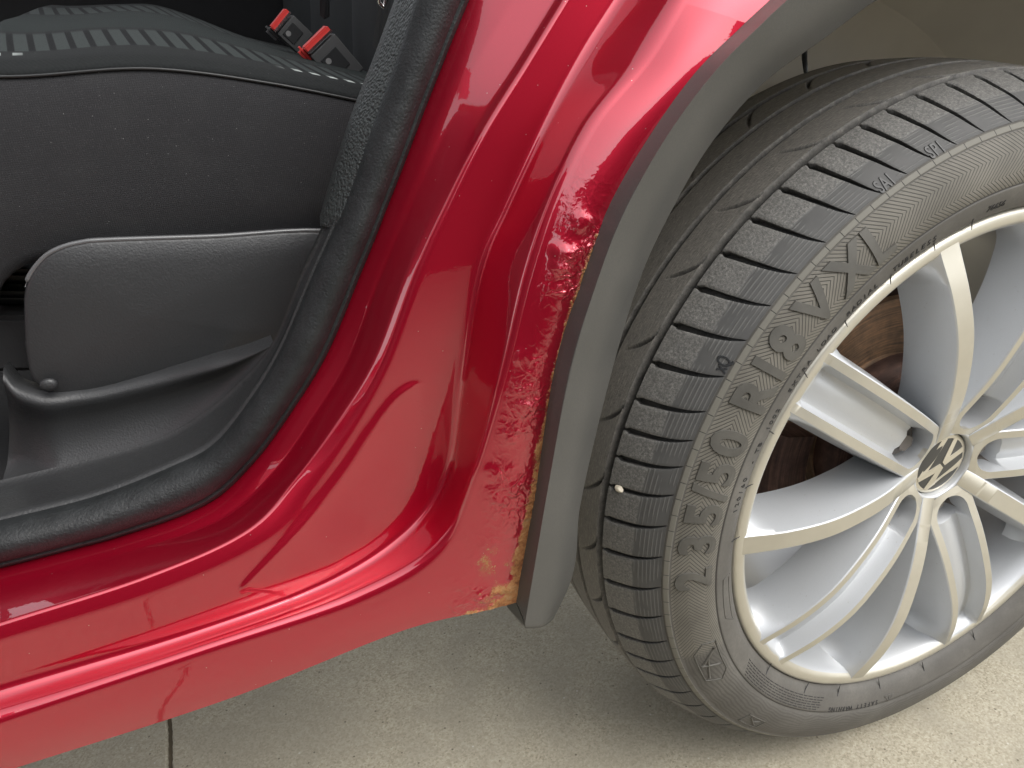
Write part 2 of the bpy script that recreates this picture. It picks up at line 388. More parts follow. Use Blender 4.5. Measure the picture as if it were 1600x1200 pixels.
M = dict(paint=mat_paint(), trim=mat_trim_plastic(), seal=mat_rubber_seal(),
    strip=mat_grain('coarse_pillar_plastic', (0.026, 0.030, 0.030), (0.040, 0.046, 0.045), 560, 1.0, 0.5, 0.0022),
    sill=mat_grain('sill_plastic', (0.024, 0.025, 0.026), (0.034, 0.035, 0.036), 800, 0.6, 0.46, 0.0007),
    cover=mat_grain('seat_cover_plastic', (0.026, 0.027, 0.029), (0.036, 0.037, 0.038), 800, 0.42, 0.44, 0.0006),
    fab=mat_fabric('seat_side_fabric', True), fabtop=mat_fabric('seat_top_fabric', False),
    edge=mat_plain('plastic_edge_highlight', (0.11, 0.112, 0.115), 0.3, spec=0.7),  # cover plastic made paler, so the edge highlight is painted in
    dark=mat_plain('dark_carpet', (0.016, 0.016, 0.017), 0.95, bump_s=0.5), back=mat_plain('backrest_fabric', (0.034, 0.037, 0.039), 0.95, bump_s=0.3),
    black=mat_plain('black_plastic', (0.016, 0.017, 0.018), 0.42), buckle=mat_plain('buckle_plastic', (0.055, 0.056, 0.057), 0.38, bump_s=0.15),
    redplastic=mat_plain('red_plastic', (0.55, 0.035, 0.03), 0.45), belt=mat_plain('belt_webbing', (0.030, 0.032, 0.033), 0.8, bump_s=0.3),
    chrome=mat_plain('bright_steel', (0.75, 0.75, 0.74), 0.22, 1.0), side=mat_sidewall(), tread=mat_tread(), letter=mat_letter(), mach=mat_machined(), silver=mat_silver(),
    logo=mat_plain('badge_face_metal', (0.62, 0.58, 0.48), 0.34, 0.6), badge=mat_plain('badge_dark_enamel', (0.055, 0.055, 0.052), 0.35, 0.2),
    disc=mat_rusty('rusted_brake_disc', (0.07, 0.055, 0.042), (0.24, 0.15, 0.09), (0.46, 0.26, 0.14)),
    caliper=mat_rusty('rusted_caliper', (0.03, 0.018, 0.015), (0.09, 0.048, 0.036), (0.19, 0.105, 0.075)),
    bolt=mat_plain('bolt_cover', (0.14, 0.125, 0.11), 0.65, 0.0, bump_s=0.3), pocket=mat_plain('grey_brown_bolt_pocket', (0.19, 0.17, 0.15), 0.7, 0.1, bump_s=0.2),  # pocket floor is a darker grey-brown than the spokes around it
    liner=mat_plain('dusty_arch_liner', (0.76, 0.725, 0.655), 0.92, spec=0.25, bump_s=0.35, scale=120), under=mat_plain('underbody_coating', (0.030, 0.029, 0.028), 0.9), pan=mat_plain('dusty_underbody', (0.40, 0.37, 0.31), 0.95),
    head=mat_plain('headliner', (0.25, 0.24, 0.22), 0.95), concrete=mat_concrete(), joint=mat_plain('joint_dirt', (0.15, 0.125, 0.085), 0.95, bump_s=0.4),
    wall=mat_plain('weathered_wall', (0.032, 0.030, 0.025), 0.9, bump_s=0.5, scale=40),
    stone=mat_plain('pale_stone', (0.55, 0.50, 0.40), 0.7, bump_s=0.3), glass=mat_plain('tinted_glass', (0.02, 0.022, 0.022), 0.05))

# ------------------------------------------------------------------ ground
ground = bpy.data.objects.new('ground', bpy.data.meshes.new('ground'))
ground.data.from_pydata([(-60, -60, GZ - 0.0048), (60, -60, GZ - 0.0048), (60, 60, GZ - 0.0048), (-60, 60, GZ - 0.0048)], [], [(0, 1, 2, 3)])
ground.data.materials.append(M['joint']); ground['kind'] = 'structure'; link(ground)
JX = -0.7575; GAP = 0.0040; SLAB = 4.0
def slab(x0, x1, y0, y1):
    bm = bmesh.new()
    nx = 60
    # the joint edges are slightly broken, so the long sides are made of many points
    def ex(x, i, y):
        return x + 0.0006 * noise.noise(Vector((x * 3, y * 30, 0.3))) + 0.0011 * noise.noise(Vector((x * 9, y * 140, 4.3))) + 0.0008 * noise.noise(Vector((x * 9, y * 420, 1.3)))
    ys = sorted(set([y0, y1] + [y0 + (y1 - y0) * i / 40 for i in range(41)] + [v for v in np.arange(-0.1, 0.75, 0.0022) if y0 < v < y1]))
    top = [[bm.verts.new((ex(x, 0, y), y, GZ - dz)) for (x, dz) in ((x0, 0.0055), (x0 + 0.0006, 0.0018), (x0 + 0.0028, 0.0), (x1 - 0.0028, 0.0), (x1 - 0.0006, 0.0018), (x1, 0.0055))] for y in ys]
    for a, b in zip(top[:-1], top[1:]):
        for k in range(5): bm.faces.new((a[k], a[k+1], b[k+1], b[k]))
    o = bm_obj('slab', bm, M['concrete'], ground)
    return o
for i in range(-3, 4):
    for j in range(-3, 4):
        slab(JX + i * SLAB + GAP / 2, JX + (i + 1) * SLAB - GAP / 2, -1.9 + j * SLAB + GAP / 2, -1.9 + (j + 1) * SLAB - GAP / 2)

# ------------------------------------------------------------------ the car
CARLOC = (-1.0, 0.7, GZ)
car = bpy.data.objects.new('car', None); COL.objects.link(car); car.location = CARLOC; PARENT_LOC['car'] = CARLOC
car['label'] = 'red car with open rear doorway and rust blisters along the wheel arch'; car['category'] = 'car'

# rails of the body: (station, photo x, photo y, depth)
RAILS = dict(
 K0=[(0,733,0,.096),(1,700,80,.096),(2,657,190,.096),(3,605,325,.096),(4,565,425,.096),(5,510,556,.096),(6,455,645,.096),(7,395,725,.096),(8,325,787,.096),(9,190,838,.097),(10,0,888,.098)],
 K1=[(0,800,0,.077),(1,750,88,.077),(2,700,195,.078),(3,643,320,.080),(4,598,425,.082),(5,546,558,.085),(6,492,648,.085),(7,430,737,.082),(8,345,812,.078),(9,200,862,.076),(10,0,918,.075)],
 K2=[(0,868,0,.060),(1,809,97,.059),(2,745,200,.058),(3,686,315,.058),(4,636,425,.058),(5,586,560,.058),(6,532,652,.058),(7,462,748,.051),(8,385,829,.041),(9,230,900,.036),(10,0,974,.034)],
 K3=[(0,882,0,.052),(1,823,97,.051),(2,760,200,.050),(3,703,315,.050),(4,654,425,.050),(5,602,568,.050),(6,550,664,.050),(7,480,764,.046),(8,402,848,.037),(9,242,924,.0322),(10,0,1000,.0303)],
 K4=[(0,968,0,.050),(1,905,98,.049),(2,846,210,.048),(3,790,330,.048),(4,750,425,.048),(5,723,590,.048),(6,700,738,.048),(7,640,830,.043),(8,520,912,.036),(9,290,998,.0315),(10,0,1082,.030)],
 K5=[(0,1056,0,.014),(1,1000,92,.013),(2,920,188,.012),(3,864,304,.009),(4,824,432,.005),(5,784,592,.003),(6,744,728,.004),(7,690,850,.007),(8,560,926,.010),(9,320,1010,.011),(10,0,1122,.011)],
)
OUT_A = [(0,1165,35,-.004),(1,1085,115,-.004),(2,1010,220,-.004),(3,950,325,-.004),(4,909,436,-.003),(5,867,575,-.002),(6,836,770,.0),(7,806,941,.002)]
OUT_B = [(7,806,941,.002),(7.4,740,957,.004),(8,640,982,.008),(9,360,1091,.013),(10,0,1208,.015)]
CR = [(0,1205,22,-.022),(1,1120,108,-.022),(2,1042,212,-.022),(3,978,328,-.021),(4,936,432,-.020),(5,893,578,-.019),(6,855,768,-.017),(7,820,982,-.014)]
IN = [(0,1290,60,.010),(1,1195,130,.010),(2,1110,228,.010),(3,1045,340,.010),(4,998,445,.011),(5,952,600,.012),(6,908,788,.013),(6.82,885,928,.014),(7,866,966,.012)]

def rail(lst, q):
    s = [l[0] for l in lst]; v = [at(*l[1:]) for l in lst]
    return catmull(s, v, q)
def arch_ext(lst, n=28, end=-12.0):       # carry an arch rail on round the wheel, away from the photograph
    p = at(*lst[0][1:]); p1 = at(*lst[1][1:]); r0 = hypot(p[0], p[2]); a0 = math.degrees(atan2(p[2], p[0]))
    out = []
    for i in range(n, 0, -1):
        u = i / n; a = radians(a0 + (end - a0) * u); r = r0 + (0.008 * sin(u * pi)); out.append((r * cos(a), p[1], r * sin(a)))
    return np.array(out)

QA = np.concatenate([np.linspace(0, 2, 130, endpoint=False), np.linspace(2, 7, 620)])
QB = np.concatenate([np.linspace(7, 7.6, 60)[1:], np.linspace(7.6, 10, 180)[1:]])
Q = np.concatenate([QA, QB])
NE = 28; LEFT = [0.25, 0.9, 1.6]          # extra sections beyond the picture
def full_rail(key):
    if key == 'OUT':
        mid = np.concatenate([rail(OUT_A, QA), rail(OUT_B, QB)]); pre = arch_ext(OUT_A, NE)
    else:
        mid = rail(RAILS[key], Q); t = mid[0] - mid[3]; t /= np.linalg.norm(t)
        pre = []
        for i in range(NE, 0, -1):
            u = i / NE; d = u * 0.62; bend = np.array([0.55 * u * u * 0.5, 0, 0.02 * u]) if key == 'K5' else np.array([0.10 * u * u, 0.05 * u * u, 0.05 * u])
            pre.append(mid[0] + t * d + bend)
        pre = np.array(pre)
    post = np.array([mid[-1] + np.array([-d, 0, 0]) for d in LEFT])
    return np.concatenate([pre, mid, post])
FR = {k: full_rail(k) for k in ('K0', 'K1', 'K2', 'K3', 'K4', 'K5', 'OUT')}
NS = len(FR['K0'])

# a swage pressed into the middle panel
SW = np.array([at(px, py, 0.050) for px, py in ((662,594),(640,600),(612,622),(580,664),(540,722),(496,774),(450,820),(405,862),(375,892),(372,905))])
SWq = catmull(np.arange(len(SW)), SW, np.linspace(0, len(SW) - 1, 640))
SWt = np.gradient(SWq, axis=0); SWt /= np.linalg.norm(SWt, axis=1)[:, None]
def swage(P):
    d2 = (SWq[None, :, 0] - P[:, None, 0])**2 + (SWq[None, :, 2] - P[:, None, 2])**2; i = d2.argmin(1); dm = d2[np.arange(len(P)), i]
    sd_ = SWt[i, 0] * (P[:, 2] - SWq[i, 2]) - SWt[i, 2] * (P[:, 0] - SWq[i, 0])
    fade = sstep(0, 110, i) * (1 - sstep(540, 639, i)) * ((i > 0) & (i < 639) & (dm < 0.0020))
    return fade * 0.0019 / (1 + np.exp(-np.clip(sd_ / 0.0006, -40, 40))) * np.exp(-np.maximum(sd_, 0) / 0.011)

SEG = 8
STAT = np.concatenate([np.full(NE, 0.0), Q, np.full(len(LEFT), 10.0)])
body, rust, scar = [], [], []
for i in range(NS):
    key = [FR[k][i] for k in ('K0', 'K1', 'K2', 'K3', 'K4', 'K5', 'OUT')]
    # tuck under the seal at the start
    tuck = key[0] + (key[0] - key[1]) * 0.9 + np.array([0, 0.012, 0])
    st = STAT[i]; k5 = .0065 + .0075 * float(sstep(6.4, 8.2, st)); k4 = .006 + .004 * float(sstep(6.4, 8.2, st))
    sec = fillet_section([tuck] + key, [0, .004, .0022, .0024, .0042, k4, k5, 0], SEG)
    # segments: tuck->(9 pts)*6 ->OUT
    counts = [2]
    for c in range(6): counts += [1] * SEG + [[3, 3, 2, 30, 6, 96][c]]
    pts = subdivide_poly(sec, counts)
    body.append(pts)
body = np.array(body); nv = body.shape[1]
# parameters across: the last 96 columns are the outer skin
c_mid0 = 2 + 4 * SEG + 8; c_mid1 = c_mid0 + 30
c_out = nv - 1 - 96
stat = np.concatenate([np.full(NE, -1.0), Q, np.full(len(LEFT), 11.0)])
rust = np.zeros(body.shape[:2]); scar = np.zeros(body.shape[:2])
arch3 = rail(OUT_A, np.linspace(2, 7, 200)); bot3 = rail(OUT_B, np.linspace(7, 9, 120))
BLI = [(at(bx, by, -0.003), rad, hgt) for (bx, by, rad, hgt) in ((885, 395, 0.0085, 0.0024), (875, 420, 0.006, 0.0018), (915, 345, 0.008, 0.0018), (820, 640, 0.006, 0.0012), (770, 745, 0.007, 0.001), (812, 560, 0.008, 0.0014), (800, 690, 0.006, 0.001))]
CP = at(806, 941, 0.002)
# outer skin: gently crowned, blistered by rust along the arch edge
for i in range(NS):
    s = stat[i]
    if 4.6 < s < 9.5: body[i, c_mid0 - 4:c_mid1 + 4, 1] -= swage(body[i, c_mid0 - 4:c_mid1 + 4])
    if s < 0 or s > 10.5: continue
    for j in range(c_out, nv):
        p = body[i, j]; v = (j - c_out) / 96.0
        body[i, j, 1] -= 0.0022 * sin(pi * v) * (1 - 0.4 * float(sstep(6.2, 7.8, s)))
        da = sqrt(((arch3 - p)**2).sum(1).min()); db = sqrt(((bot3 - p)**2).sum(1).min()) if s > 6 else 1.0
        w = float(sstep(2.2, 3.2, s) * sstep(9.0, 7.6, s))
        n1 = noise.noise(Vector(p * 38.0)); n2 = noise.noise(Vector(p * 95.0) + Vector((7, 3, 1))); n3 = noise.noise(Vector(p * 190.0) + Vector((1, 9, 4))); n4 = noise.noise(Vector(p * 420.0))
        reach = 0.027 + 0.034 * float(sstep(4.8, 6.9, s)) + 0.006 * float(sstep(3.6, 3.0, s) * sstep(2.2, 2.9, s)) + 0.014 * n1
        k = w * float(sstep(reach, reach * 0.45, da))
        k *= 0.18 + 0.82 * float(sstep(-0.22, 0.18, noise.noise(Vector(p * 24.0) + Vector((3, 1, 6)))))
        scar[i, j] = k * (0.55 + 0.45 * max(0.0, min(1.0, 0.5 + n1 * 1.6 + n2)))
        wp = Vector(p * 120.0) + 0.9 * Vector((n2, n1, n3)); n5 = 1 - abs(noise.noise(wp + Vector((5, 2, 8)))) * 2.2; n6 = 1 - abs(noise.noise(wp * 2.1 + Vector((2, 7, 3)))) * 2.2
        amp = k * (0.0006 * max(0, n1 + 0.25) + 0.00070 * max(0, n2 + 0.1) + 0.00045 * n3 + 0.00075 * max(0, n5)**2 + 0.00034 * max(0, n6)**2 + 0.00016 * n4)
        # two fat blisters and the broken one above them
        for (bp, rad, hgt) in BLI:
            d = hypot(p[0] - bp[0], p[2] - bp[2]) + 0.003 * n2
            if d < rad * 1.6: amp += hgt * math.exp(-(d / (rad * 0.7))**2)
        body[i, j, 1] -= amp
        re = 0.0030 + 0.0055 * float(sstep(4.8, 6.9, s)) + 0.004 * n1; rr = math.exp(-(da / re)**2) * float(sstep(2.9, 3.9, s)) * (0.72 + 0.42 * float(sstep(5.0, 6.3, s)))
        dc = hypot(p[0] - CP[0], p[2] - CP[2])
        rr = max(rr, 0.95 * math.exp(-(dc / 0.021)**2), 0.62 * math.exp(-(db / 0.006)**2) * float(sstep(0.075, 0.03, dc)))
        rr = max(rr, (0.36 + 0.2 * n2) * math.exp(-(dc / 0.046)**2))
        rust[i, j] = rr * (0.86 + 0.35 * n2) + 1.25 * float(sstep(0.050, 0.012, da) * sstep(6.0, 6.75, s) * sstep(7.7, 7.0, s)) * (0.30 + 0.35 * n2) * max(0, n1 + .55)
grid('body_side', body, M['paint'], car, flip=False, attrs=dict(rust=rust, scar=scar))
# folded flange under the sill and behind the arch edge so the sheet has a real thickness
edge = body[:, -1]; fl = np.stack([edge, edge + np.array([0, 0.004, -0.001]), edge + np.array([0, 0.022, 0.004])], 1)
lo = NE + 3
grid('body_flange', np.concatenate([fl]), M['under'], car)

# wheel arch trim
qt = np.linspace(0, 7, 260)
tr = [np.concatenate([arch_ext(L, NE), rail(L, qt)]) for L in (OUT_A, CR, IN)]
trim = []
for i in range(len(tr[0])):
    o_, c_, n_ = tr[0][i], tr[1][i], tr[2][i]
    o0 = o_ + (o_ - c_) * 0.16 + np.array([0, 0.006, 0]); o1 = o_ + np.array([0, -0.0045, 0])
    mid1 = o_ * 0.5 + c_ * 0.5 + np.array([0, -0.0085, 0]); cc2 = c_ * 0.93 + n_ * 0.07
    bul = c_ * .5 + n_ * .5 + np.array([0, -.0052, 0])
    sec = fillet_section([o0, o1, mid1, c_, bul, n_, n_ + np.array([0, 0.006, 0]) + (n_ - c_) * 0.02, n_ + np.array([0, 0.018, 0]) + (c_ - n_) * 0.2], [0, .0025, .006, .0022, .016, .003, .002, 0], 5)
    trim.append(sec)
trim = np.array(trim)
# end cap: the lower tip is cut at a slant and closed
tip = trim[-1]; cen = tip.mean(0) + np.array([0, 0.01, 0.004])
trim = np.concatenate([trim, [tip * 0.985 + cen * 0.015 + np.array([0.0005, 0.001, -0.0012])], [tip * 0.6 + cen * 0.4 + np.array([0, 0.008, 0.004])]])
grid('wheel_arch_trim', trim, M['trim'], car)
# inner return of the trim seen at its lower tip
P0 = [at(x, y, d) for x, y, d in ((792,948,.020),(806,941,.006),(822,980,-.008),(815,976,.014))]
mesh_obj('trim_clip', P0 + [p + np.array([0.004, 0.012, 0.003]) for p in P0], [(0,1,2,3),(4,7,6,5),(0,4,5,1),(1,5,6,2),(2,6,7,3),(3,7,4,0)], M['trim'], car, smooth=False)

# wheel arch liner: from the trim's inner edge into the car, closed by a back wall
inn = tr[2]; L = []
offs = [(0.002, 0.006), (0.012, 0.015), (0.03, 0.017), (0.12, 0.012), (0.24, 0.006), (0.30, -0.03), (0.31, -0.12), (0.312, -0.25), (0.312, -0.36)]
for p in inn:
    r = hypot(p[0], p[2]); u = np.array([p[0] / r, 0, p[2] / r]); row = []
    for dy, dr in offs: row.append(u * max(0.02, r + dr) + np.array([0, p[1] + dy, 0]))
    L.append(row)
grid('wheel_arch_liner', np.array(L), M['liner'], car, flip=True, sharp=50)
rib_p = []
for dy in np.linspace(0.03, 0.26, 14): rib_p.append((0.405 * cos(radians(94)) , 0.012 + dy, 0.428 * sin(radians(94))))
V, F = tube_pts(rib_p, 0.004); mesh_obj('liner_seam', V, F, M['liner'], car)
V, F = tube_pts([at(1257, 70, .12), at(1257, 92, .125), at(1259, 112, .13)], [0.0022, 0.0022, 0.0018]); mesh_obj('clip_pin', V, F, M['black'], car)

# ------------------------------------------------------------------ doorway: seal, pillar strip, sill trim
SI = [(0,648,0,.104),(1,617,95,.104),(2,580,200,.104),(3,536,325,.104),(4,490,428,.104),(5,438,548,.104),(6,392,624,.105),(7,335,694,.107),(8,268,730,.108),(9,150,776,.109),(10,0,814,.110)]
ql = np.linspace(0, 10, 260)
def ext(A, up=0.5, left=(0.5, 1.5)):
    t = A[0] - A[3]; t /= np.linalg.norm(t)
    return np.concatenate([[A[0] + t * up * u + np.array([0, 0.05 * u * u, 0]) for u in (1, .66, .33)], A, [A[-1] + np.array([-d, 0, 0]) for d in left]])
a_, b_ = ext(rail(RAILS['K0'], ql)), ext(rail(SI, ql))
seal = []
for i in range(len(a_)):
    A, B_ = a_[i], b_[i]; row = []
    w = np.linalg.norm(A - B_)
    for k in range(25):
        u = k / 24; p = A * (1 - u) + B_ * u
        if u < 0.16: h = 0.0065 * sin(pi * u / 0.16 * 0.5)                 # thin outer lip
        else: h = 0.0062 + 0.0105 * sin(pi * min(1, (u - 0.16) / 0.84))**0.75
        if 0.13 < u < 0.20: h -= 0.0018
        wob = 0.0006 * noise.noise(Vector(p * 30)); row.append(p + np.array([0, -(h + wob), 0.30 * h]))
    row = [A + np.array([0, 0.012, 0])] + row + [B_ + np.array([0, 0.012, 0])]
    seal.append(row)
grid('door_seal', np.array(seal), M['seal'], car)

ST = [(0,630,0,.118),(1,597,90,.118),(2,556,195,.117),(3,517,318,.116),(3.3,507,354,.114)]
qs = np.linspace(0, 3.3, 60)
A, B_ = rail(SI, qs), rail(ST, qs)
A = np.concatenate([[A[0] + (A[0] - A[2]) * u for u in (8, 4)], A]); B_ = np.concatenate([[B_[0] + (B_[0] - B_[2]) * u for u in (8, 4)], B_])
rows = []
for i in range(len(A)):
    k = sstep(0, 1, (len(A) - 1 - i) / 3.0)
    rows.append([A[i] + np.array([0, .004, 0]), A[i] + np.array([-.001, -.006 * k, 0]), A[i] * .5 + B_[i] * .5 + np.array([0, -.008 * k, .0]), B_[i] + np.array([0, -.004 * k, 0]), B_[i] + np.array([-.002, .004, 0]), B_[i] + np.array([.002, .03, 0])])
grid('pillar_trim', np.array(rows), M['strip'], car, sharp=60)

TT = [(3.0,519,322,.117),(3.6,493,385,.120),(4,474,424,.124),(5,430,535,.140),(6,376,602,.158),(7,320,648,.170),(8,250,688,.178),(9,130,724,.186),(10,0,756,.190)]
qs = np.linspace(3.0, 10, 150)
A, B_ = rail(SI, qs), rail(TT, qs); rows = []
A = np.concatenate([A, [A[-1] - np.array([d, 0, 0]) for d in (0.3, 1.2)]]); B_ = np.concatenate([B_, [B_[-1] - np.array([d, 0, 0]) for d in (0.3, 1.2)]])
for i in range(len(A)):
    row = [A[i] + np.array([0, -.004, -.004])]
    for u, h in ((0, .002), (.06, .0042), (.14, .0032), (.25, .0014), (.45, .0003), (.7, 0), (.88, -.0002), (.97, .0022), (1.0, .004)):
        row.append(A[i] * (1 - u) + B_[i] * u + np.array([0, -h * .6, h]))
    rows.append(row)
grid('sill_trim', np.array(rows), M['sill'], car)

RM = [(5,428,539,.146),(6,362,566,.170),(7,302,582,.185),(8,236,598,.195),(9,130,620,.200),(9.55,62,624,.200),(9.8,30,612,.205),(10,12,588,.212)]
qs = np.linspace(5, 10, 110)
A, B_ = rail(TT, qs), rail(RM, qs); rows = []
for i in range(len(A)):
    row = [A[i] + np.array([0, -.002, -.002])]
    sh = float(sstep(9.3, 10, qs[i])) * 0.03; tp_ = 0.12 + 0.88 * float(sstep(5.0, 6.6, qs[i]))
    for u, h in ((0, -.001), (.12, -.004), (.4, -.006), (.62, -.004), (.76, .001), (.86, .007), (.93, .010), (.985, .0105)):
        p = A[i] * (1 - u) + B_[i] * u; row.append(p + np.array([0, -h * tp_ + sh * (1 - u), h * .4 * tp_]))
    row.append(B_[i] + np.array([0, -.005 * tp_, .0075 * tp_])); row.append(B_[i] + np.array([0, .003, .008 * tp_])); row.append(B_[i] + np.array([0, .02, .004 * tp_]))
    rows.append(row)
grid('kick_panel', np.array(rows), M['cover'], car)

# side cover of the seat base: a moulded plate with rounded corners
out2 = [(36,470),(40,446),(50,424),(70,401),(95,387),(125,379),(165,375),(330,369.5),(520,363),(560,420),(520,520),(440,545),(340,580),(240,606),(130,630),(90,622),(62,606),(46,585),(38,540)]
o3 = [at(x, y, .199) for x, y in out2]
o3 = catmull(np.arange(len(o3)), np.array(o3), np.linspace(0, len(o3) - 1, 120)); cen = o3.mean(0)
rings = []
for k, dy in ((1.0, .012), (1.0, .004), (.992, .0008), (.98, -.0012), (.955, -.0022), (.7, -.005), (.4, -.007), (.0, -.008)):
    rings.append(cen + (o3 - cen) * np.array([k, 1, k]) + np.array([0, dy, 0]))
grid('seat_side_cover', np.array(rings), M['cover'], car, closev=True)
V, F = tube_pts([p + np.array([0, .0002, 0]) for p in o3[6:60]], [.0003] * 3 + [.0017] * 51, 8); mesh_obj('cover_edge_highlight', V, F, M['edge'], car)  # thin pale tube added as the painted highlight along the cover's top edge
bm = bmesh.new(); bmesh.ops.create_uvsphere(bm, u_segments=14, v_segments=8, radius=0.006, matrix=Matrix.Translation(Vector(at(76, 601, .190))) @ Matrix.Diagonal((1, .5, .8, 1)))
bm_obj('cover_screw', bm, M['cover'], car, smooth=True, sharp=80)

# ------------------------------------------------------------------ rear bench
xs = np.concatenate([np.linspace(-.745, -.69, 16), np.linspace(-.685, -.28, 70)])
zx = catmull([-.76, -.70, -.687, -.595, -.52, -.454, -.30], [.388, .3875, .386, .383, .367, .348, .30], xs)[:, 0]
front = np.array([sqrt(max(0, 1 - ((-.70 - x) / .048)**2)) if x < -.70 else 1.0 for x in xs])
secA = [(.30, -1.02), (.235, -1.03), (.214, -1.0), (.2085, -.93), (.2045, -.08), (.203, -.045), (.2045, -.018), (.2075, -.004), (.2092, -.0006)]
secB = [(.2092, -.0006), (.2085, .0012), (.2105, .0045), (.217, .0085), (.227, .0102), (.24, .0115), (.26, .0135), (.29, .0180), (.33, .0235), (.37, .0275), (.42, .0310), (.50, .0340), (.58, .0380), (.66, .0420), (.75, .0445), (.90, .045), (1.1, .044)]
def seat_rows(sec):
    R_ = []
    for x, z, f in zip(xs, zx, front):
        zb = float(np.interp(x, [-.76, -.68, -.5, -.3], [.262, .266, .252, .234])); rise = 1 - .62 * float(sstep(-.60, -.47, x))
        R_.append([(x, y, (z - 0.21) + (0.21 + (dz * (z - zb) if dz < -.5 else (dz if dz < .0115 else .0115 + (dz - .0115) * rise))) * (0.35 + 0.65 * f) + 0.0009 * noise.noise(Vector((x * 25, y * 25, dz * 25)))) for y, dz in sec])
    return np.array(R_)
seat = grid('rear_seat', seat_rows(secB), M['fabtop'], car)
grid('seat_side', seat_rows(secA), M['fab'], seat)
# piped seam between side and top
V, F = tube_pts([np.array([x, .2078, (z - 0.21) + (0.21 - .0002) * (0.35 + 0.65 * f)]) for x, z, f in zip(xs, zx, front)], 0.0011, 6)
mesh_obj('seam', V, F, M['black'], seat)
# backrest: two quilted columns leaning back
bx = []
for y in np.linspace(.30, 1.15, 60):
    row = []
    for k in range(22):
        u = k / 21; z = .315 + .55 * u; x = -.385 + .15 * u - .02 * sin(pi * u)
        bulge = 0.028 * (abs(sin((y - .30) / .283 * pi)) ** .5) * sin(pi * min(1, u * 1.4 + .12)) ** .5 if u < .63 else 0.02
        row.append((x - bulge, y, z))
    bx.append(row)
grid('backrest', np.array(bx), M['back'], car, flip=True)
bb = []
for y in np.linspace(.19, .305, 16):
    row = []
    for k in range(20):
        u = k / 19; z = .29 + .55 * u; x = -.36 + .16 * u
        row.append((x - .045 * sin(pi * (y - .175) / .14) ** .6, y, z))
    bb.append(row)
grid('backrest_bolster', np.array(bb), M['back'], car, flip=True)

def buckle(c0, c1, c2, dep, tagface):
    # c0: lower end of the red edge, c1: upper end of it, c2: far end of the body (photo points at that depth)
    p0, p1, p2 = at(*c0, dep), at(*c1, dep), at(*c2, dep)
    w = p1 - p0; W = np.linalg.norm(w); w /= W; l = p2 - p1; l -= w * (l @ w); Ln = np.linalg.norm(l); l /= Ln; nrm = np.cross(l, w)
    if nrm[1] > 0: nrm = -nrm
    R_ = Matrix((w, l, nrm)).transposed()
    bm = bmesh.new(); box(bm, p0 + w * W / 2 + l * (Ln / 2 + .004) - nrm * .009, (W, Ln - .008, .018), R_)
    bmesh.ops.bevel(bm, geom=bm.edges[:], offset=0.0022, segments=3, affect='EDGES', profile=0.6)
    o = bm_obj('seat_belt_buckle', bm, M['buckle'], car, smooth=True)
    bm = bmesh.new(); box(bm, p0 + w * W / 2 + l * .0025 - nrm * .0085, (W * .96, .007, .0155), R_)
    bmesh.ops.bevel(bm, geom=bm.edges[:], offset=0.0012, segments=2, affect='EDGES')
    bm_obj('release_button', bm, M['redplastic'], o, smooth=True)
    bm = bmesh.new(); box(bm, p0 + w * W / 2 + l * .0048 + nrm * .0002, (W * .98, .0022, .0012), R_); bm_obj('edge_rim', bm, M['chrome'], o)
    bm = bmesh.new(); box(bm, p0 + w * (-.001) + l * .006 - nrm * .014, (.008, .018, .012), R_)
    bmesh.ops.bevel(bm, geom=bm.edges[:], offset=0.003, segments=2, affect='EDGES')
    bm_obj('latch_side', bm, M['redplastic'] if tagface else M['buckle'], o, smooth=True)
    bm = bmesh.new(); box(bm, p0 + w * W * .45 + l * Ln * .55 + nrm * .0002, (W * .62, Ln * .42, .0012), R_)
    bmesh.ops.bevel(bm, geom=bm.edges[:], offset=0.0005, segments=1, affect='EDGES')
    lab = bm_obj('buckle_label', bm, M['black'], o)
    bm = bmesh.new(); bmesh.ops.create_circle(bm, cap_ends=True, segments=16, radius=.0028, matrix=Matrix.Translation(Vector(p0 + w * W * .32 + l * Ln * .45 + nrm * .0011)) @ R_.to_4x4())
    bm_obj('label_dot', bm, mat_dot, o)
mat_dot = mat_plain('label_grey', (0.16, 0.16, 0.16), 0.6)
buckle((475, 77), (513, 40), (570, 106), .40, True)
buckle((423, 44), (448, 13), (492, 52), .50, False)
# belt webbing and the steel tongue hanging above the bolster
V = [at(x, y, d) for x, y, d in ((499,-40,.42),(513,-40,.42),(513,26,.43),(506,30,.43),(500,24,.43))]
mesh_obj('belt_webbing', V + [v + np.array([0.002, 0.004, 0]) for v in V], [(0,1,2,3,4),(9,8,7,6,5),(0,5,6,1),(1,6,7,2),(2,7,8,3),(3,8,9,4),(4,9,5,0)], M['black'], car, smooth=False)
V, F = tube_pts([at(592,-20,.24), at(592,4,.24), at(599,11,.24), at(602,4,.24), at(606,-20,.24)], 0.0016, 8); mesh_obj('belt_tongue', V, F, M['chrome'], car)
for k, (xa, xb) in enumerate(((596, 603), (606, 613))):
    V = [at(xa, -30, .26), at(xb, -30, .26), at(xb - 14, 78, .27), at(xa - 14, 72, .27)]
    mesh_obj('belt_strap', V + [v + np.array([0.001, 0.003, 0]) for v in V], [(0,1,2,3),(7,6,5,4),(0,4,5,1),(1,5,6,2),(2,6,7,3),(3,7,4,0)], M['belt'], car, smooth=False)

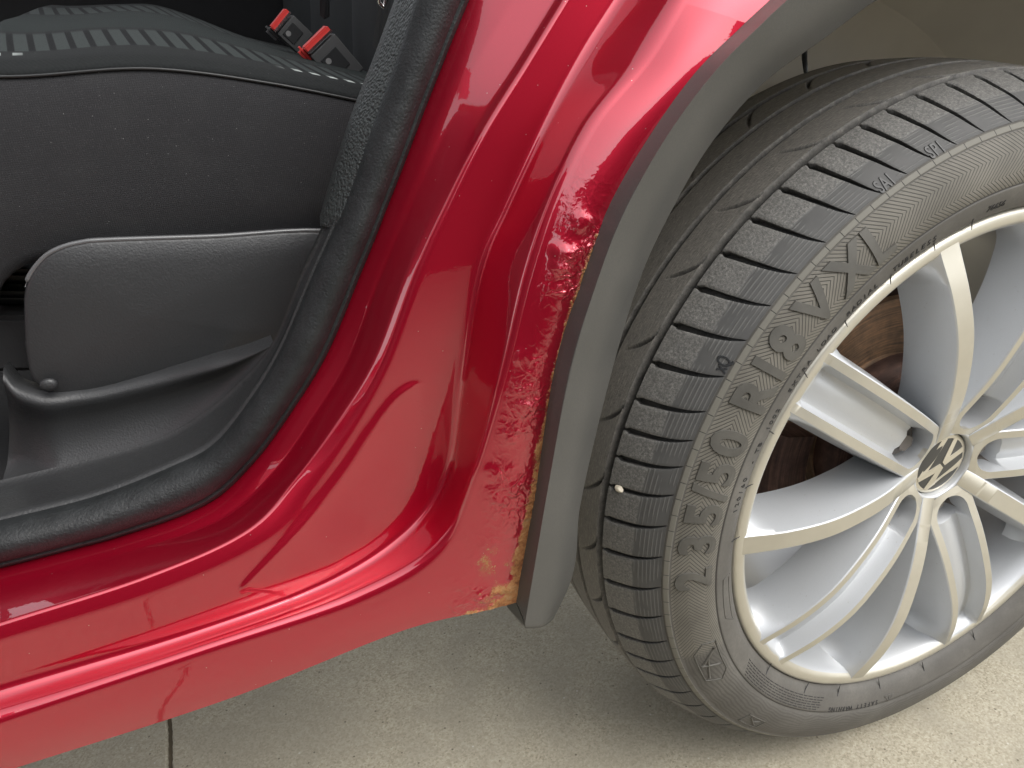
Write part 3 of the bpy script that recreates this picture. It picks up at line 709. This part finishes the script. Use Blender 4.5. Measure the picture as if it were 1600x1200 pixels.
# cabin shell that shades the seat: floor, far side, roof, rear bulkhead (mostly outside the picture)
def shell(name, pts, th, mat):
    pts = [np.array(p, float) for p in pts]; n_ = np.cross(pts[1] - pts[0], pts[2] - pts[0]); n_ /= np.linalg.norm(n_)
    k = len(pts); V = pts + [p + n_ * th for p in pts]
    F = [tuple(range(k))[::-1], tuple(range(k, 2 * k))] + [(i, (i + 1) % k, k + (i + 1) % k, k + i) for i in range(k)]
    return mesh_obj(name, V, F, mat, car, smooth=False)
shell('cabin_floor', [(-1.35, .175, .055), (-.34, .175, .055), (-.34, .72, .055), (-1.35, .72, .055)], .02, M['dark'])
shell('far_side', [(-1.35, 1.12, .22), (.3, 1.12, .22), (.3, 1.12, .62), (-1.35, 1.12, .62)], .03, M['dark'])
shell('roof_lining', [(-1.5, .24, 1.12), (.4, .24, 1.12), (.4, 1.1, 1.12), (-1.5, 1.1, 1.12)], .05, M['head'])
shell('rear_bulkhead', [(-.30, .19, .0), (-.30, 1.1, .0), (-.10, 1.1, .85), (-.10, .19, .85)], .02, M['dark'])
shell('front_seat_back', [(-1.05, .24, .06), (-1.05, .80, .06), (-1.25, .78, .95), (-1.25, .26, .95)], .12, M['back'])
# things under the bench seen at the far left
for (x, y, d, s_) in ((10, 420, .30, (.10, .05, .012)), (6, 455, .28, (.09, .04, .010)), (8, 505, .29, (.07, .10, .045))):
    bm = bmesh.new(); box(bm, at(x, y, d), s_, Matrix.Rotation(.2, 3, 'Y')); bmesh.ops.bevel(bm, geom=bm.edges[:], offset=.004, segments=2, affect='EDGES')
    bm_obj('seat_rail', bm, M['black'] if s_[2] < .02 else M['dark'], car)
# the rear door, swung open on its front hinges, stands to the left of the picture
dr = []
for k in range(26):
    u = k / 25; row = []
    for j in range(14):
        w = j / 13; z = .03 + .62 * w; bul = .03 * sin(pi * w) + .012 * sin(pi * u)
        row.append((u * .95, bul, z))
    dr.append(row)
dr = np.array(dr)
DM = Matrix.Translation((-1.52, -.02, 0)) @ Matrix.Rotation(radians(-68), 4, 'Z')
def xf(P): return np.array([[tuple(DM @ Vector(p)) for p in r] for r in P])
door = grid('rear_door', xf(dr * np.array([1, -1, 1])), M['paint'], car)
inner_d = dr.copy(); inner_d[:, :, 1] = .07 - inner_d[:, :, 1] * .3
grid('door_card', xf(inner_d), M['cover'], door, flip=True)
V, F = tube_pts([tuple(DM @ Vector(p)) for p in ((.02, .02, .65), (.10, .04, 1.0), (.45, .06, 1.05), (.75, .06, .98), (.93, .02, .65))], .022, 8); mesh_obj('window_frame', V, F, M['paint'], door)

bm = bmesh.new(); box(bm, (-1.45, .10, .55), (.13, .16, 1.2)); bmesh.ops.bevel(bm, geom=bm.edges[:], offset=.02, segments=2, affect='EDGES'); bm_obj('middle_pillar', bm, M['paint'], car, smooth=True)
fd = []
for k in range(8):
    u = k / 7; row = []
    for j in range(12):
        w = j / 11; row.append((-1.54 - .95 * u, .02 - .03 * sin(pi * w), .02 + .62 * w))
    fd.append(row)
grid('front_door', np.array(fd), M['paint'], car)
shell('front_window', [(-2.45, .03, .64), (-1.54, .03, .64), (-1.56, .20, 1.10), (-2.1, .20, 1.10)], .006, M['glass'])
gw = [tuple(DM @ Vector(p)) for p in ((.04, .03, .65), (.92, .03, .65), (.74, .06, .97), (.45, .065, 1.04), (.11, .045, .99))]
mesh_obj('window_glass', gw + [tuple(Vector(p) + Vector((.003, .001, 0))) for p in gw], [(0,1,2,3,4),(9,8,7,6,5)], M['glass'], door, smooth=False)

# the boundary wall behind the photographer, seen only as the dark band reflected in the paint
bm = bmesh.new(); box(bm, (-.65, -2.1, GZ + .80), (2.5, .14, 1.60)); box(bm, (-.65, -2.1, GZ + 1.625), (2.56, .20, .05))
wall = bm_obj('boundary_wall', bm, M['wall']); wall['kind'] = 'structure'

# ------------------------------------------------------------------ the wheel
def yf(r):                                # front face of the spokes: domed between hub and lip
    return float(np.interp(r, [.03, .04, .05, .06, .075, .09, .105, .12, .14, .16, .18, .20, .22, .235, .25], [.0145, .013, .0095, .006, .001, -.003, -.0065, -.009, -.012, -.013, -.012, -.009, -.0045, -.0005, .002]))
RR = np.concatenate([np.linspace(.034, .085, 44), np.linspace(.088, .2, 36), np.linspace(.203, .2395, 22)])
yfr = catmull([.03, .06, .09, .12, .16, .20, .235, .25], [.0155, .006, -.003, -.009, -.0128, -.009, -.0005, .003], RR)[:, 0]
lip_prof = [(.2335, .0035), (.2345, .0012), (.2362, .0004), (.2420, .0002), (.2445, .0012), (.2462, .004), (.2466, .009), (.2440, .013)]
barrel = [(.2440, .0125), (.236, .014), (.231, .010), (.2295, .0035), (.2335, .0035)]
prof = [(.2440, .020), (.2466, .009), (.2462, .004), (.2446, .0010), (.2425, .0), (.2370, .0002), (.2350, .0008), (.2325, .0030), (.2295, .0080), (.2270, .0180), (.2225, .040), (.2165, .075), (.211, .11), (.207, .16), (.212, .215), (.228, .232), (.232, .236), (.236, .225), (.218, .205), (.213, .16), (.218, .10), (.2320, .06), (.238, .03)]
wheel = lathe('wheel', prof, [M['silver'], M['mach']], car, n=240, midx=lambda i, j: 1 if 1 <= j <= 6 else 0)
wheel['label'] = 'silver alloy wheel with pale machined spoke faces'

def spoke_obj(name, az, sec_fn, mfn):
    a = radians(az); er = np.array([cos(a), 0, sin(a)]); et = np.array([-sin(a), 0, cos(a)])
    P = []
    for r, y0 in zip(RR, yfr):
        row = []
        for w, d in sec_fn(r): row.append(er * sqrt(max(0, r*r - 0.0 * w * w)) + et * w + np.array([0, y0 + d, 0]))
        P.append(row)
    return grid(name, np.array(P), [M['silver'], M['mach'], M['pocket']], wheel, flip=True, midx=mfn, sharp=38)
def flare(r):                             # extra width of the flanks: they sweep out to meet hub and barrel
    return .007 * math.exp(-((r - .034) / .022)**2) + .034 * float(sstep(.195, .238, r))**2.2
def single_sec(r):
    h = .0088 + .0008 * float(sstep(.2, .239, r)); f = flare(r)
    pos = [(h - .0008, 0), (h + .0003, .0009), (h + .0012 + .10 * f, .006), (h + .0026 + .30 * f, .016), (h + .0038 + .62 * f, .026), (h + .0054 + .95 * f, .037), (h + .0070 + 1.1 * f, .047)]
    return [(-w, d) for w, d in pos[::-1]] + pos
def pair_sec(r):
    o = .0268; rc = .0182; c0 = .0585
    wi = rc if r >= c0 else (sqrt(max(0, rc**2 - (r - c0)**2)) if r > c0 - rc else 0.0)
    wi = max(wi, .0004); k = float(sstep(c0 - rc, c0 - rc + .004, r))
    pk = float(sstep(.0745, .0685, r) * sstep(.0405, .0440, r))          # bolt pocket
    fl = k * (.0150 * float(sstep(.236, .222, r)) + .001); fl2 = fl * .86
    f = flare(r)
    dep = lambda base: base + pk * (.040 - base)
    pos = [(0, dep(fl2)), (wi * .30, dep(fl2)), (wi * .52, dep(fl)), (wi * .78, dep(fl * .96)), (wi * .92, max(fl * .62, pk * .036)), (wi * .985, fl * .18 + pk * .02), (wi + .0004, .0002 * k), (o - .0008, 0), (o + .0003, .0009),
           (o + .0012 + .10 * f, .006), (o + .0026 + .30 * f, .016), (o + .0038 + .62 * f, .026), (o + .0054 + .95 * f, .037), (o + .0070 + 1.1 * f, .047)]
    return [(-w, d) for w, d in pos[::-1]] + pos[1:]
for k in range(5):
    spoke_obj('spoke', TA + 36 + 72 * k, single_sec, lambda i, j: 1 if j == 6 else 0)
    spoke_obj('double_spoke', TA + 72 * k, pair_sec, lambda i, j: 1 if j in (6, 19) or (RR[i] < .0405 and 6 <= j <= 19) else (2 if 7 < j < 18 and .0425 < RR[i] < .0705 else 0))
    a = radians(TA + 72 * k)
    c = Vector((.0565 * cos(a), 0, .0565 * sin(a)))
    bm = bmesh.new()
    mt = Matrix.Translation(c + Vector((0, .0275, 0))) @ Matrix.Rotation(radians(90), 4, 'X')
    bmesh.ops.create_cone(bm, cap_ends=True, segments=6, radius1=.0092, radius2=.0084, depth=.009, matrix=mt)
    bmesh.ops.create_cone(bm, cap_ends=True, segments=28, radius1=.0146, radius2=.0146, depth=.014, matrix=Matrix.Translation(c + Vector((0, .0370, 0))) @ Matrix.Rotation(radians(90), 4, 'X'))
    bm_obj('wheel_bolt', bm, M['bolt'], wheel)
# hub boss behind the spokes and the ring round the cap
lathe('hub_boss', [(.0328, .030), (.0328, .0165), (.0334, .0150), (.0350, .0142), (.0372, .0150), (.0385, .030), (.040, .056), (.058, .060), (.085, .062), (.085, .090)], [M['silver'], M['caliper']], wheel, n=96, midx=lambda i, j: 1 if j >= 5 else 0)
cap = lathe('hub_cap', [(.0002, .0172), (.010, .0174), (.020, .0180), (.0275, .0189), (.0300, .0193), (.0314, .0200), (.0318, .0225)], [M['badge'], M['logo']], wheel, n=96, flip=True, midx=lambda i, j: 1 if j >= 3 else 0)

# the maker's badge on the cap: ring, V above W, raised
LU = 42.0                                  # azimuth of the badge's upright
def badge_poly(bm, pts, h=.0007):
    u = np.array([cos(radians(LU)), 0, sin(radians(LU))]); rt = np.array([sin(radians(LU)), 0, -cos(radians(LU))]); s_ = .0278
    def P(x, y, dh):
        rr = hypot(x, y) * s_; yy = float(np.interp(rr, [0, .010, .020, .0275, .030], [.0172, .0174, .0180, .0189, .0193])); return bm.verts.new(tuple(rt * x * s_ + u * y * s_ + np.array([0, yy - dh, 0])))
    a = [P(x, y, h) for x, y in pts]; b = [P(x, y, -.0003) for x, y in pts]; n_ = len(pts)
    bm.faces.new(a)
    for i in range(n_): bm.faces.new((a[i], b[i], b[(i + 1) % n_], a[(i + 1) % n_]))
bm = bmesh.new()
circ = lambda x: sqrt(max(0, .985 - x * x))
for sg in (1, -1):
    for poly in ([(.105, .075), (.46, circ(.46)), (.27, circ(.27)), (0, .36)], [(0, .075), (.105, .075), (0, .36)],
                 [(.345, -.52), (.70, circ(.70)), (.86, circ(.86)), (.42, -circ(.42))], [(.345, -.52), (.42, -circ(.42)), (.255, -circ(.255))],
                 [(.345, -.52), (.255, -circ(.255)), (0, -.36), (.125, -.02)], [(0, -.02), (.125, -.02), (0, -.36)]):
        badge_poly(bm, [(sg * x, y) for x, y in poly][::sg])
bm_obj('badge_letters', bm, M['logo'], wheel)

# tyre body
SP = [(.2430, .016), (.2452, .008), (.2468, .0022), (.2490, -.0012), (.2520, -.0038), (.258, -.0065), (.2630, -.0082), (.268, -.0095), (.2700, -.0099), (.2707, -.0092), (.2720, -.0103), (.28, -.0112), (.286, -.0106), (.292, -.0095), (.2975, -.0078), (.302, -.006), (.306, -.0040), (.309, -.002), (.3096, -.0022), (.3105, -.0016), (.3130, .0004), (.3138, .0016)]
BLK = [(.342, .0475), (.3405, .0435), (.3388, .0388), (.336, .033), (.3325, .0260), (.3290, .0195), (.325, .0138), (.321, .0090), (.3175, .0054), (.3142, .0018)]   # tread shoulder, groove to ladder
def inset(P, d):
    out = []
    for i, (r, y) in enumerate(P):
        a, b = P[max(0, i - 1)], P[min(len(P) - 1, i + 1)]; tr_, ty = b[0] - a[0], b[1] - a[1]; L_ = hypot(tr_, ty)
        dd = d * (1 - .93 * (i / (len(P) - 1))**2); out.append((r + dd * ty / L_, y - dd * tr_ / L_))
    return out
base = inset(BLK, .0062)
def crown(y): return .3468 - .0048 * ((y - .118) / .0705)**2
inner = [(.3400, .0565)] + [(crown(y) - .0065, y) for y in (.07, .09, .11, .13, .15, .17)] + [(.3425, .188), (.336, .205), (.325, .222), (.312, .2355), (.29, .2465), (.27, .2455), (.255, .239), (.246, .232)]
tp = SP + base[::-1] + [(.3355, .0480), (.3352, .0555)] + inner
NT_ = 360
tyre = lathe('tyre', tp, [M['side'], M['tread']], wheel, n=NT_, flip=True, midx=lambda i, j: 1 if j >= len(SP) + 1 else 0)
tyre['label'] = 'worn black tyre with dusty lettered sidewall'
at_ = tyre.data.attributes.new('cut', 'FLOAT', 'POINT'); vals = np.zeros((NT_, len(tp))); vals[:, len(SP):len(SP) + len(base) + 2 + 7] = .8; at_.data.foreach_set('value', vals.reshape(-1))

# shoulder blocks, one mesh each
SL = [205.8, 201.4, 196.6, 191.0, 185.2, 179.6, 174.3, 169.3, 164.9, 160.9, 156.6, 151.4, 146.0, 140.7, 135.6, 130.3, 125.2, 120.8, 116.5, 112.4, 108.3, 103.6, 98.8, 94.0]
rest = 48; SL = SL + [94.0 - (248.2 / rest) * i for i in range(1, rest)]
SL.append(SL[0] - 360)
blk_prof = catmull(np.arange(len(BLK)), np.array(BLK), np.linspace(0, len(BLK) - 1, 19)); base_f = catmull(np.arange(len(base)), np.array(base), np.linspace(0, len(base) - 1, 19))
for k in range(len(SL) - 1):
    rows = []; a0, a1 = SL[k], SL[k + 1]; jit = random.uniform(-.25, .25)
    for i in range(19):
        s = i / 18; r, y = blk_prof[i]; rb, yb = base_f[i]
        sh = -2.8 * s**1.6
        hw = .0035 * (1 - s)**.55 + .0002 if s > .10 else .0016 + .0010 * s
        hw = max(hw, .00035); e0 = radians(a0 + sh) - hw * .75 / r; e1 = radians(a1 + sh) + hw * .75 / r
        drop = min(.0006, .0006 * (1 - s) + .0001); ins = .0010 / r
        row = [(rb, yb, e0), (r - drop, y + drop * .5, e0)]
        for u in (0, .5, 1, 2, 3, 4, 5, 5.5, 6):
            a = (e0 - ins) + ((e1 + ins) - (e0 - ins)) * u / 6; row.append((r, y, a))
        row += [(r - drop, y + drop * .5, e1), (rb, yb, e1)]
        rows.append([(rr * cos(a), yy, rr * sin(a)) for rr, yy, a in row])
    r0, y0 = blk_prof[0]; first = [tuple(np.array(p) + np.array([0, .0012, 0]) * 1.0) for p in rows[0]]
    down = [(p[0] * (.3352 / r0), p[1] + .0016, p[2] * (.3352 / r0)) for p in rows[0]]
    first = [(p[0] * .9985, p[1] + .0008, p[2] * .9985) for p in rows[0]]
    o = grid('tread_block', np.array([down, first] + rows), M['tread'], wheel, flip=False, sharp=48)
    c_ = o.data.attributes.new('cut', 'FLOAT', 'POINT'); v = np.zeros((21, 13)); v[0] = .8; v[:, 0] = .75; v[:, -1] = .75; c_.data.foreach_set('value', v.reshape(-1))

# ribs between the long grooves, with curved slits running in from the grooves
def rib(y0, y1, slits, fine=True):
    az = np.concatenate([np.arange(84, 216, .13), np.arange(216, 444, 2.0)]); ny = 34
    ys = y0 + (y1 - y0) * np.linspace(0, 1, ny); P = np.zeros((len(az), ny + 4, 3)); cut = np.zeros((len(az), ny + 4))
    for i, a in enumerate(az):
        ca, sa = cos(radians(a)), sin(radians(a))
        row = [(crown(y0) - .008, y0 - .0008), (crown(y0) - .0008, y0 - .0002)] + [(crown(y), y) for y in ys] + [(crown(y1) - .0008, y1 + .0002), (crown(y1) - .008, y1 + .0008)]
        for j, (r, y) in enumerate(row):
            d = 0
            if 2 <= j < ny + 2 and 84 < a < 216:
                for (pit, ph, ya, yb, sweep, wd) in slits:
                    u = (y - ya) / (yb - ya)
                    if 0 <= u <= 1:
                        ac = sweep * u**.6; q = ((a - ph - ac + pit / 2) % pit) - pit / 2
                        w = wd * (1 - u)**.5 + .10; x = abs(q) / w
                        if x < 1: d = max(d, (.0042 * (1 - u) + .0007) * (1 - x**3))
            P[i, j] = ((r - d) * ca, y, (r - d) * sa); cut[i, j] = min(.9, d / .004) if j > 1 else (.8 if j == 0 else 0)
    grid('tread_rib', P, M['tread'], wheel, closeu=True, sharp=50, attrs=dict(cut=cut))
rib(.0562, .0850, [(10.4, 127.0, .0562, .0790, 4.2, .42)])
rib(.0920, .1220, [])
rib(.1290, .1560, [(10.4, 124.0, .1560, .1330, 4.0, .42)])
rib(.1640, .1830, [])

# raised writing on the sidewall
def text_mesh(body, size, extrude, bold=0.0):
    cu = bpy.data.curves.new('t', 'FONT'); cu.body = body; cu.size = size; cu.extrude = extrude; cu.offset = bold; cu.align_x = 'CENTER'; cu.align_y = 'CENTER'; cu.resolution_u = 4
    ob = bpy.data.objects.new('t', cu); COL.objects.link(ob); dg = bpy.context.evaluated_depsgraph_get(); dg.update()
    me = bpy.data.meshes.new_from_object(ob.evaluated_get(dg)); bpy.data.objects.remove(ob); bpy.data.curves.remove(cu)
    b = bmesh.new(); b.from_mesh(me); bpy.data.meshes.remove(me)         # short edges, so that the strokes follow the bulge of the sidewall
    bmesh.ops.triangulate(b, faces=b.faces)
    for _ in range(5):
        long_ = [e for e in b.edges if e.calc_length() > max(.0035, size * .12)]
        if not long_: break
        bmesh.ops.subdivide_edges(b, edges=long_, cuts=1); bmesh.ops.triangulate(b, faces=[f for f in b.faces if len(f.verts) > 3])
    b.verts.index_update(); V = np.array([v.co[:] for v in b.verts]); F = [tuple(v.index for v in f.verts) for f in b.faces]; b.free(); return V, F
SPr = np.array([p[0] for p in SP[2:]] + [p[0] for p in BLK[::-1]]); SPy = np.array([p[1] for p in SP[2:]] + [p[1] for p in BLK[::-1]])
def side_y(r): return float(np.interp(r, SPr, SPy))
def on_side(V, az, rm, lift, sx=1.0, sz=1.0, up_sign=1, slant=0.0):
    out = []
    for x, y, z in V:
        r = rm + y * sz * up_sign; a = radians(az) - up_sign * (x * sx + slant * y) / rm; out.append((r * cos(a), side_y(r) - lift - z, r * sin(a)))
    return out
def lettering(name, items, size, lift, ext_, bold, sx=1.0, mat='letter'):
    VV, FF = [], []
    for ch, az, rm in items:
        V, F = text_mesh(ch, size, ext_, bold); k = len(VV); VV += on_side(V, az, rm, lift, sx); FF += [tuple(i + k for i in f) for f in F]
    return mesh_obj(name, VV, FF, M[mat], wheel, smooth=False)
lettering('size_lettering', [('2', 181.0, .2893), ('3', 174.3, .2893), ('5', 168.9, .2893), ('/', 165.3, .2893), ('5', 161.9, .2893), ('0', 156.9, .2893), ('R', 149.4, .2893), ('1', 144.9, .2893), ('8', 140.6, .2893), ('V', 134.2, .2893), ('X', 127.4, .2893), ('L', 122.2, .2893)], .0395, .0004, .0009, .0013, 1.0)
def along(text, a0, a1, rm):
    n_ = len(text); return [(c, a0 + (a1 - a0) * (i + .5) / n_, rm) for i, c in enumerate(text) if c != ' ']
for txt, a0, a1, rm in (('120/60', 170.0, 162.6, .2592), ('- TB', 160.5, 156.0, .2588), ('1002', 154.0, 149.6, .2585), ('EXTRA', 147.0, 140.2, .2582), ('LOAD', 139.0, 133.8, .2578), ('RADIAL', 131.6, 124.2, .2580), ('TUBELESS', 121.2, 111.6, .2578), ('76656', 101.0, 97.0, .2575)):
    lettering('small_lettering', along(txt, a0, a1, rm), .0072, .0001, .00035, .00002, 1.0, 'under')
for txt, a0, a1 in (('SAFETY', 259.6, 252.6), ('WARNING', 251.4, 243.8)):
    lettering('warning_lettering', along(txt, a0, a1, .2672), .0070, .0001, .0003, 0.0, .9, 'under')
for txt, a0, a1, rm in (('SAI', 118.2, 115.4, .3172), ('SPI', 109.8, 107.2, .3172), ('xQ', 148.4, 146.4, .3182)):
    lettering('shoulder_lettering', along(txt, a0, a1, rm), .0098, .0005, .0004, .0001, .9, 'black')
# warning triangle, emblem frames and the rows of fine print below the rim
VV, FF = [], []
def stroke(poly, w=.0005, lift=.0004):
    """a raised line on the sidewall through (azimuth, radius) points"""
    path = []
    for (a, b) in zip(poly[:-1], poly[1:]):
        for k in range(6): u = k / 6; path.append((a[0] + (b[0] - a[0]) * u, a[1] + (b[1] - a[1]) * u))
    path.append(poly[-1]); pts = [(r * cos(radians(a)), side_y(r) - lift * .3, r * sin(radians(a))) for a, r in path]
    V, F = tube_pts(pts, w, 6); k = len(VV); VV.extend(V); FF.extend(tuple(i + k for i in f) for f in F)
stroke([(261.4, .2635), (264.0, .2635), (262.7, .2705), (261.4, .2635)]); stroke([(262.7, .2650), (262.7, .2680)])
mesh_obj('warning_triangle', VV, FF, M['letter'], wheel); VV, FF = [], []
stroke([(196.6, .2780), (205.0, .2780), (207.0, .2860), (205.6, .2990), (198.0, .2990), (196.0, .2900), (196.6, .2780)], .0006)
stroke([(198.0, .2810), (201.5, .2960)], .0012); stroke([(201.5, .2960), (203.0, .2800)], .0010); stroke([(199.8, .2885), (205.2, .2950)], .0010)
mesh_obj('sidewall_emblem', VV, FF, M['letter'], wheel); VV, FF = [], []
stroke([(222.0, .2930), (227.5, .2930), (227.5, .3045), (222.0, .3045), (222.0, .2930)], .0006); stroke([(223.2, .2950), (226.4, .3020)], .0009); stroke([(226.4, .2950), (225.0, .2990)], .0009)
mesh_obj('sidewall_emblem', VV, FF, M['letter'], wheel); VV, FF = [], []
stroke([(184.0, .2530), (184.0, .2620), (193.5, .2630), (196.0, .2540)], .0004); stroke([(184.4, .2545), (195.5, .2550)], .0003)
mesh_obj('sidewall_emblem', VV, FF, M['letter'], wheel)
VV, FF = [], []
for row in range(6):
    a = 209.5 + row * .3
    while a < 241.0 - row * .2:
        ln = random.uniform(.5, 1.7); stroke([(a, .2560 + .0023 * row), (a + ln, .2560 + .0023 * row)], .00042, .0001); a += ln + .45
mesh_obj('fine_print', VV, FF, M['under'], wheel)['kind'] = 'stuff'
# rubber whiskers left by the mould, lying across the rim edge
for a in (165.2, 154.0, 142.6, 132.0, 121.4, 112.0, 103.6, 176.4, 218.0, 234.0, 246.0, 260.0, 274.0, 290.0):
    d = random.uniform(-.8, .8); V, F = tube_pts([(r * cos(radians(a + d * t)), y, r * sin(radians(a + d * t))) for r, y, t in ((.2545, side_y(.2545), 0), (.2505, side_y(.2505) - .0008, .3), (.2470, -.0022, .7), (.2435, -.0012, 1))], [.0005, .0005, .00045, .0002], 6)
    mesh_obj('mould_whisker', V, F, M['black'], wheel)

# brake behind the spokes
disc = lathe('brake_disc', [(.030, .075), (.072, .075), (.076, .078), (.078, .094), (.082, .0985), (.100, .0985), (.118, .0988), (.134, .0985), (.1385, .0995), (.1385, .108), (.08, .108)], M['disc'], car, n=120, sharp=40)
lathe('dust_shield', [(.07, .128), (.150, .126), (.156, .118), (.158, .130), (.06, .150)], M['caliper'], car, n=90)
bm = bmesh.new()
pr_ = []
for k in range(13):
    a = radians(163 + 52 * k / 12)
    for r, y in ((.112, .070), (.148, .066), (.160, .080), (.160, .125), (.112, .125)): pr_.append(bm.verts.new((r * cos(a), y, r * sin(a))))
for k in range(12):
    for j in range(5): bm.faces.new((pr_[k*5 + j], pr_[k*5 + (j+1) % 5], pr_[(k+1)*5 + (j+1) % 5], pr_[(k+1)*5 + j]))
bm.faces.new(pr_[:5]); bm.faces.new(pr_[-5:])
bmesh.ops.bevel(bm, geom=[e for e in bm.edges if len(e.link_faces) == 2 and e.calc_face_angle(0) > .6], offset=.004, segments=2, affect='EDGES')
bm_obj('brake_caliper', bm, M['caliper'], car, smooth=True, sharp=50)
lathe('axle_hub', [(.0005, .088), (.05, .088), (.062, .10), (.07, .14), (.06, .26), (.0005, .27)], M['caliper'], car, n=48)

# a pale pebble caught between two shoulder blocks
pm = bmesh.new(); bmesh.ops.create_icosphere(pm, subdivisions=3, radius=1.0)
for v in pm.verts:
    v.co *= 1 + .22 * noise.noise(v.co * 1.3) + .08 * noise.noise(v.co * 4)
    v.co = Vector((v.co.x * .0030, v.co.y * .0042, v.co.z * .0026))
pp = np.array([.3388 * cos(radians(168.9)), .0375, .3388 * sin(radians(168.9))])
for v in pm.verts: v.co = v.co + Vector(pp)
peb = bm_obj('pebble', pm, M['stone'], None, smooth=True, sharp=60)
peb['label'] = 'small pale pebble wedged between two tread blocks of the tyre'; peb['category'] = 'pebble'
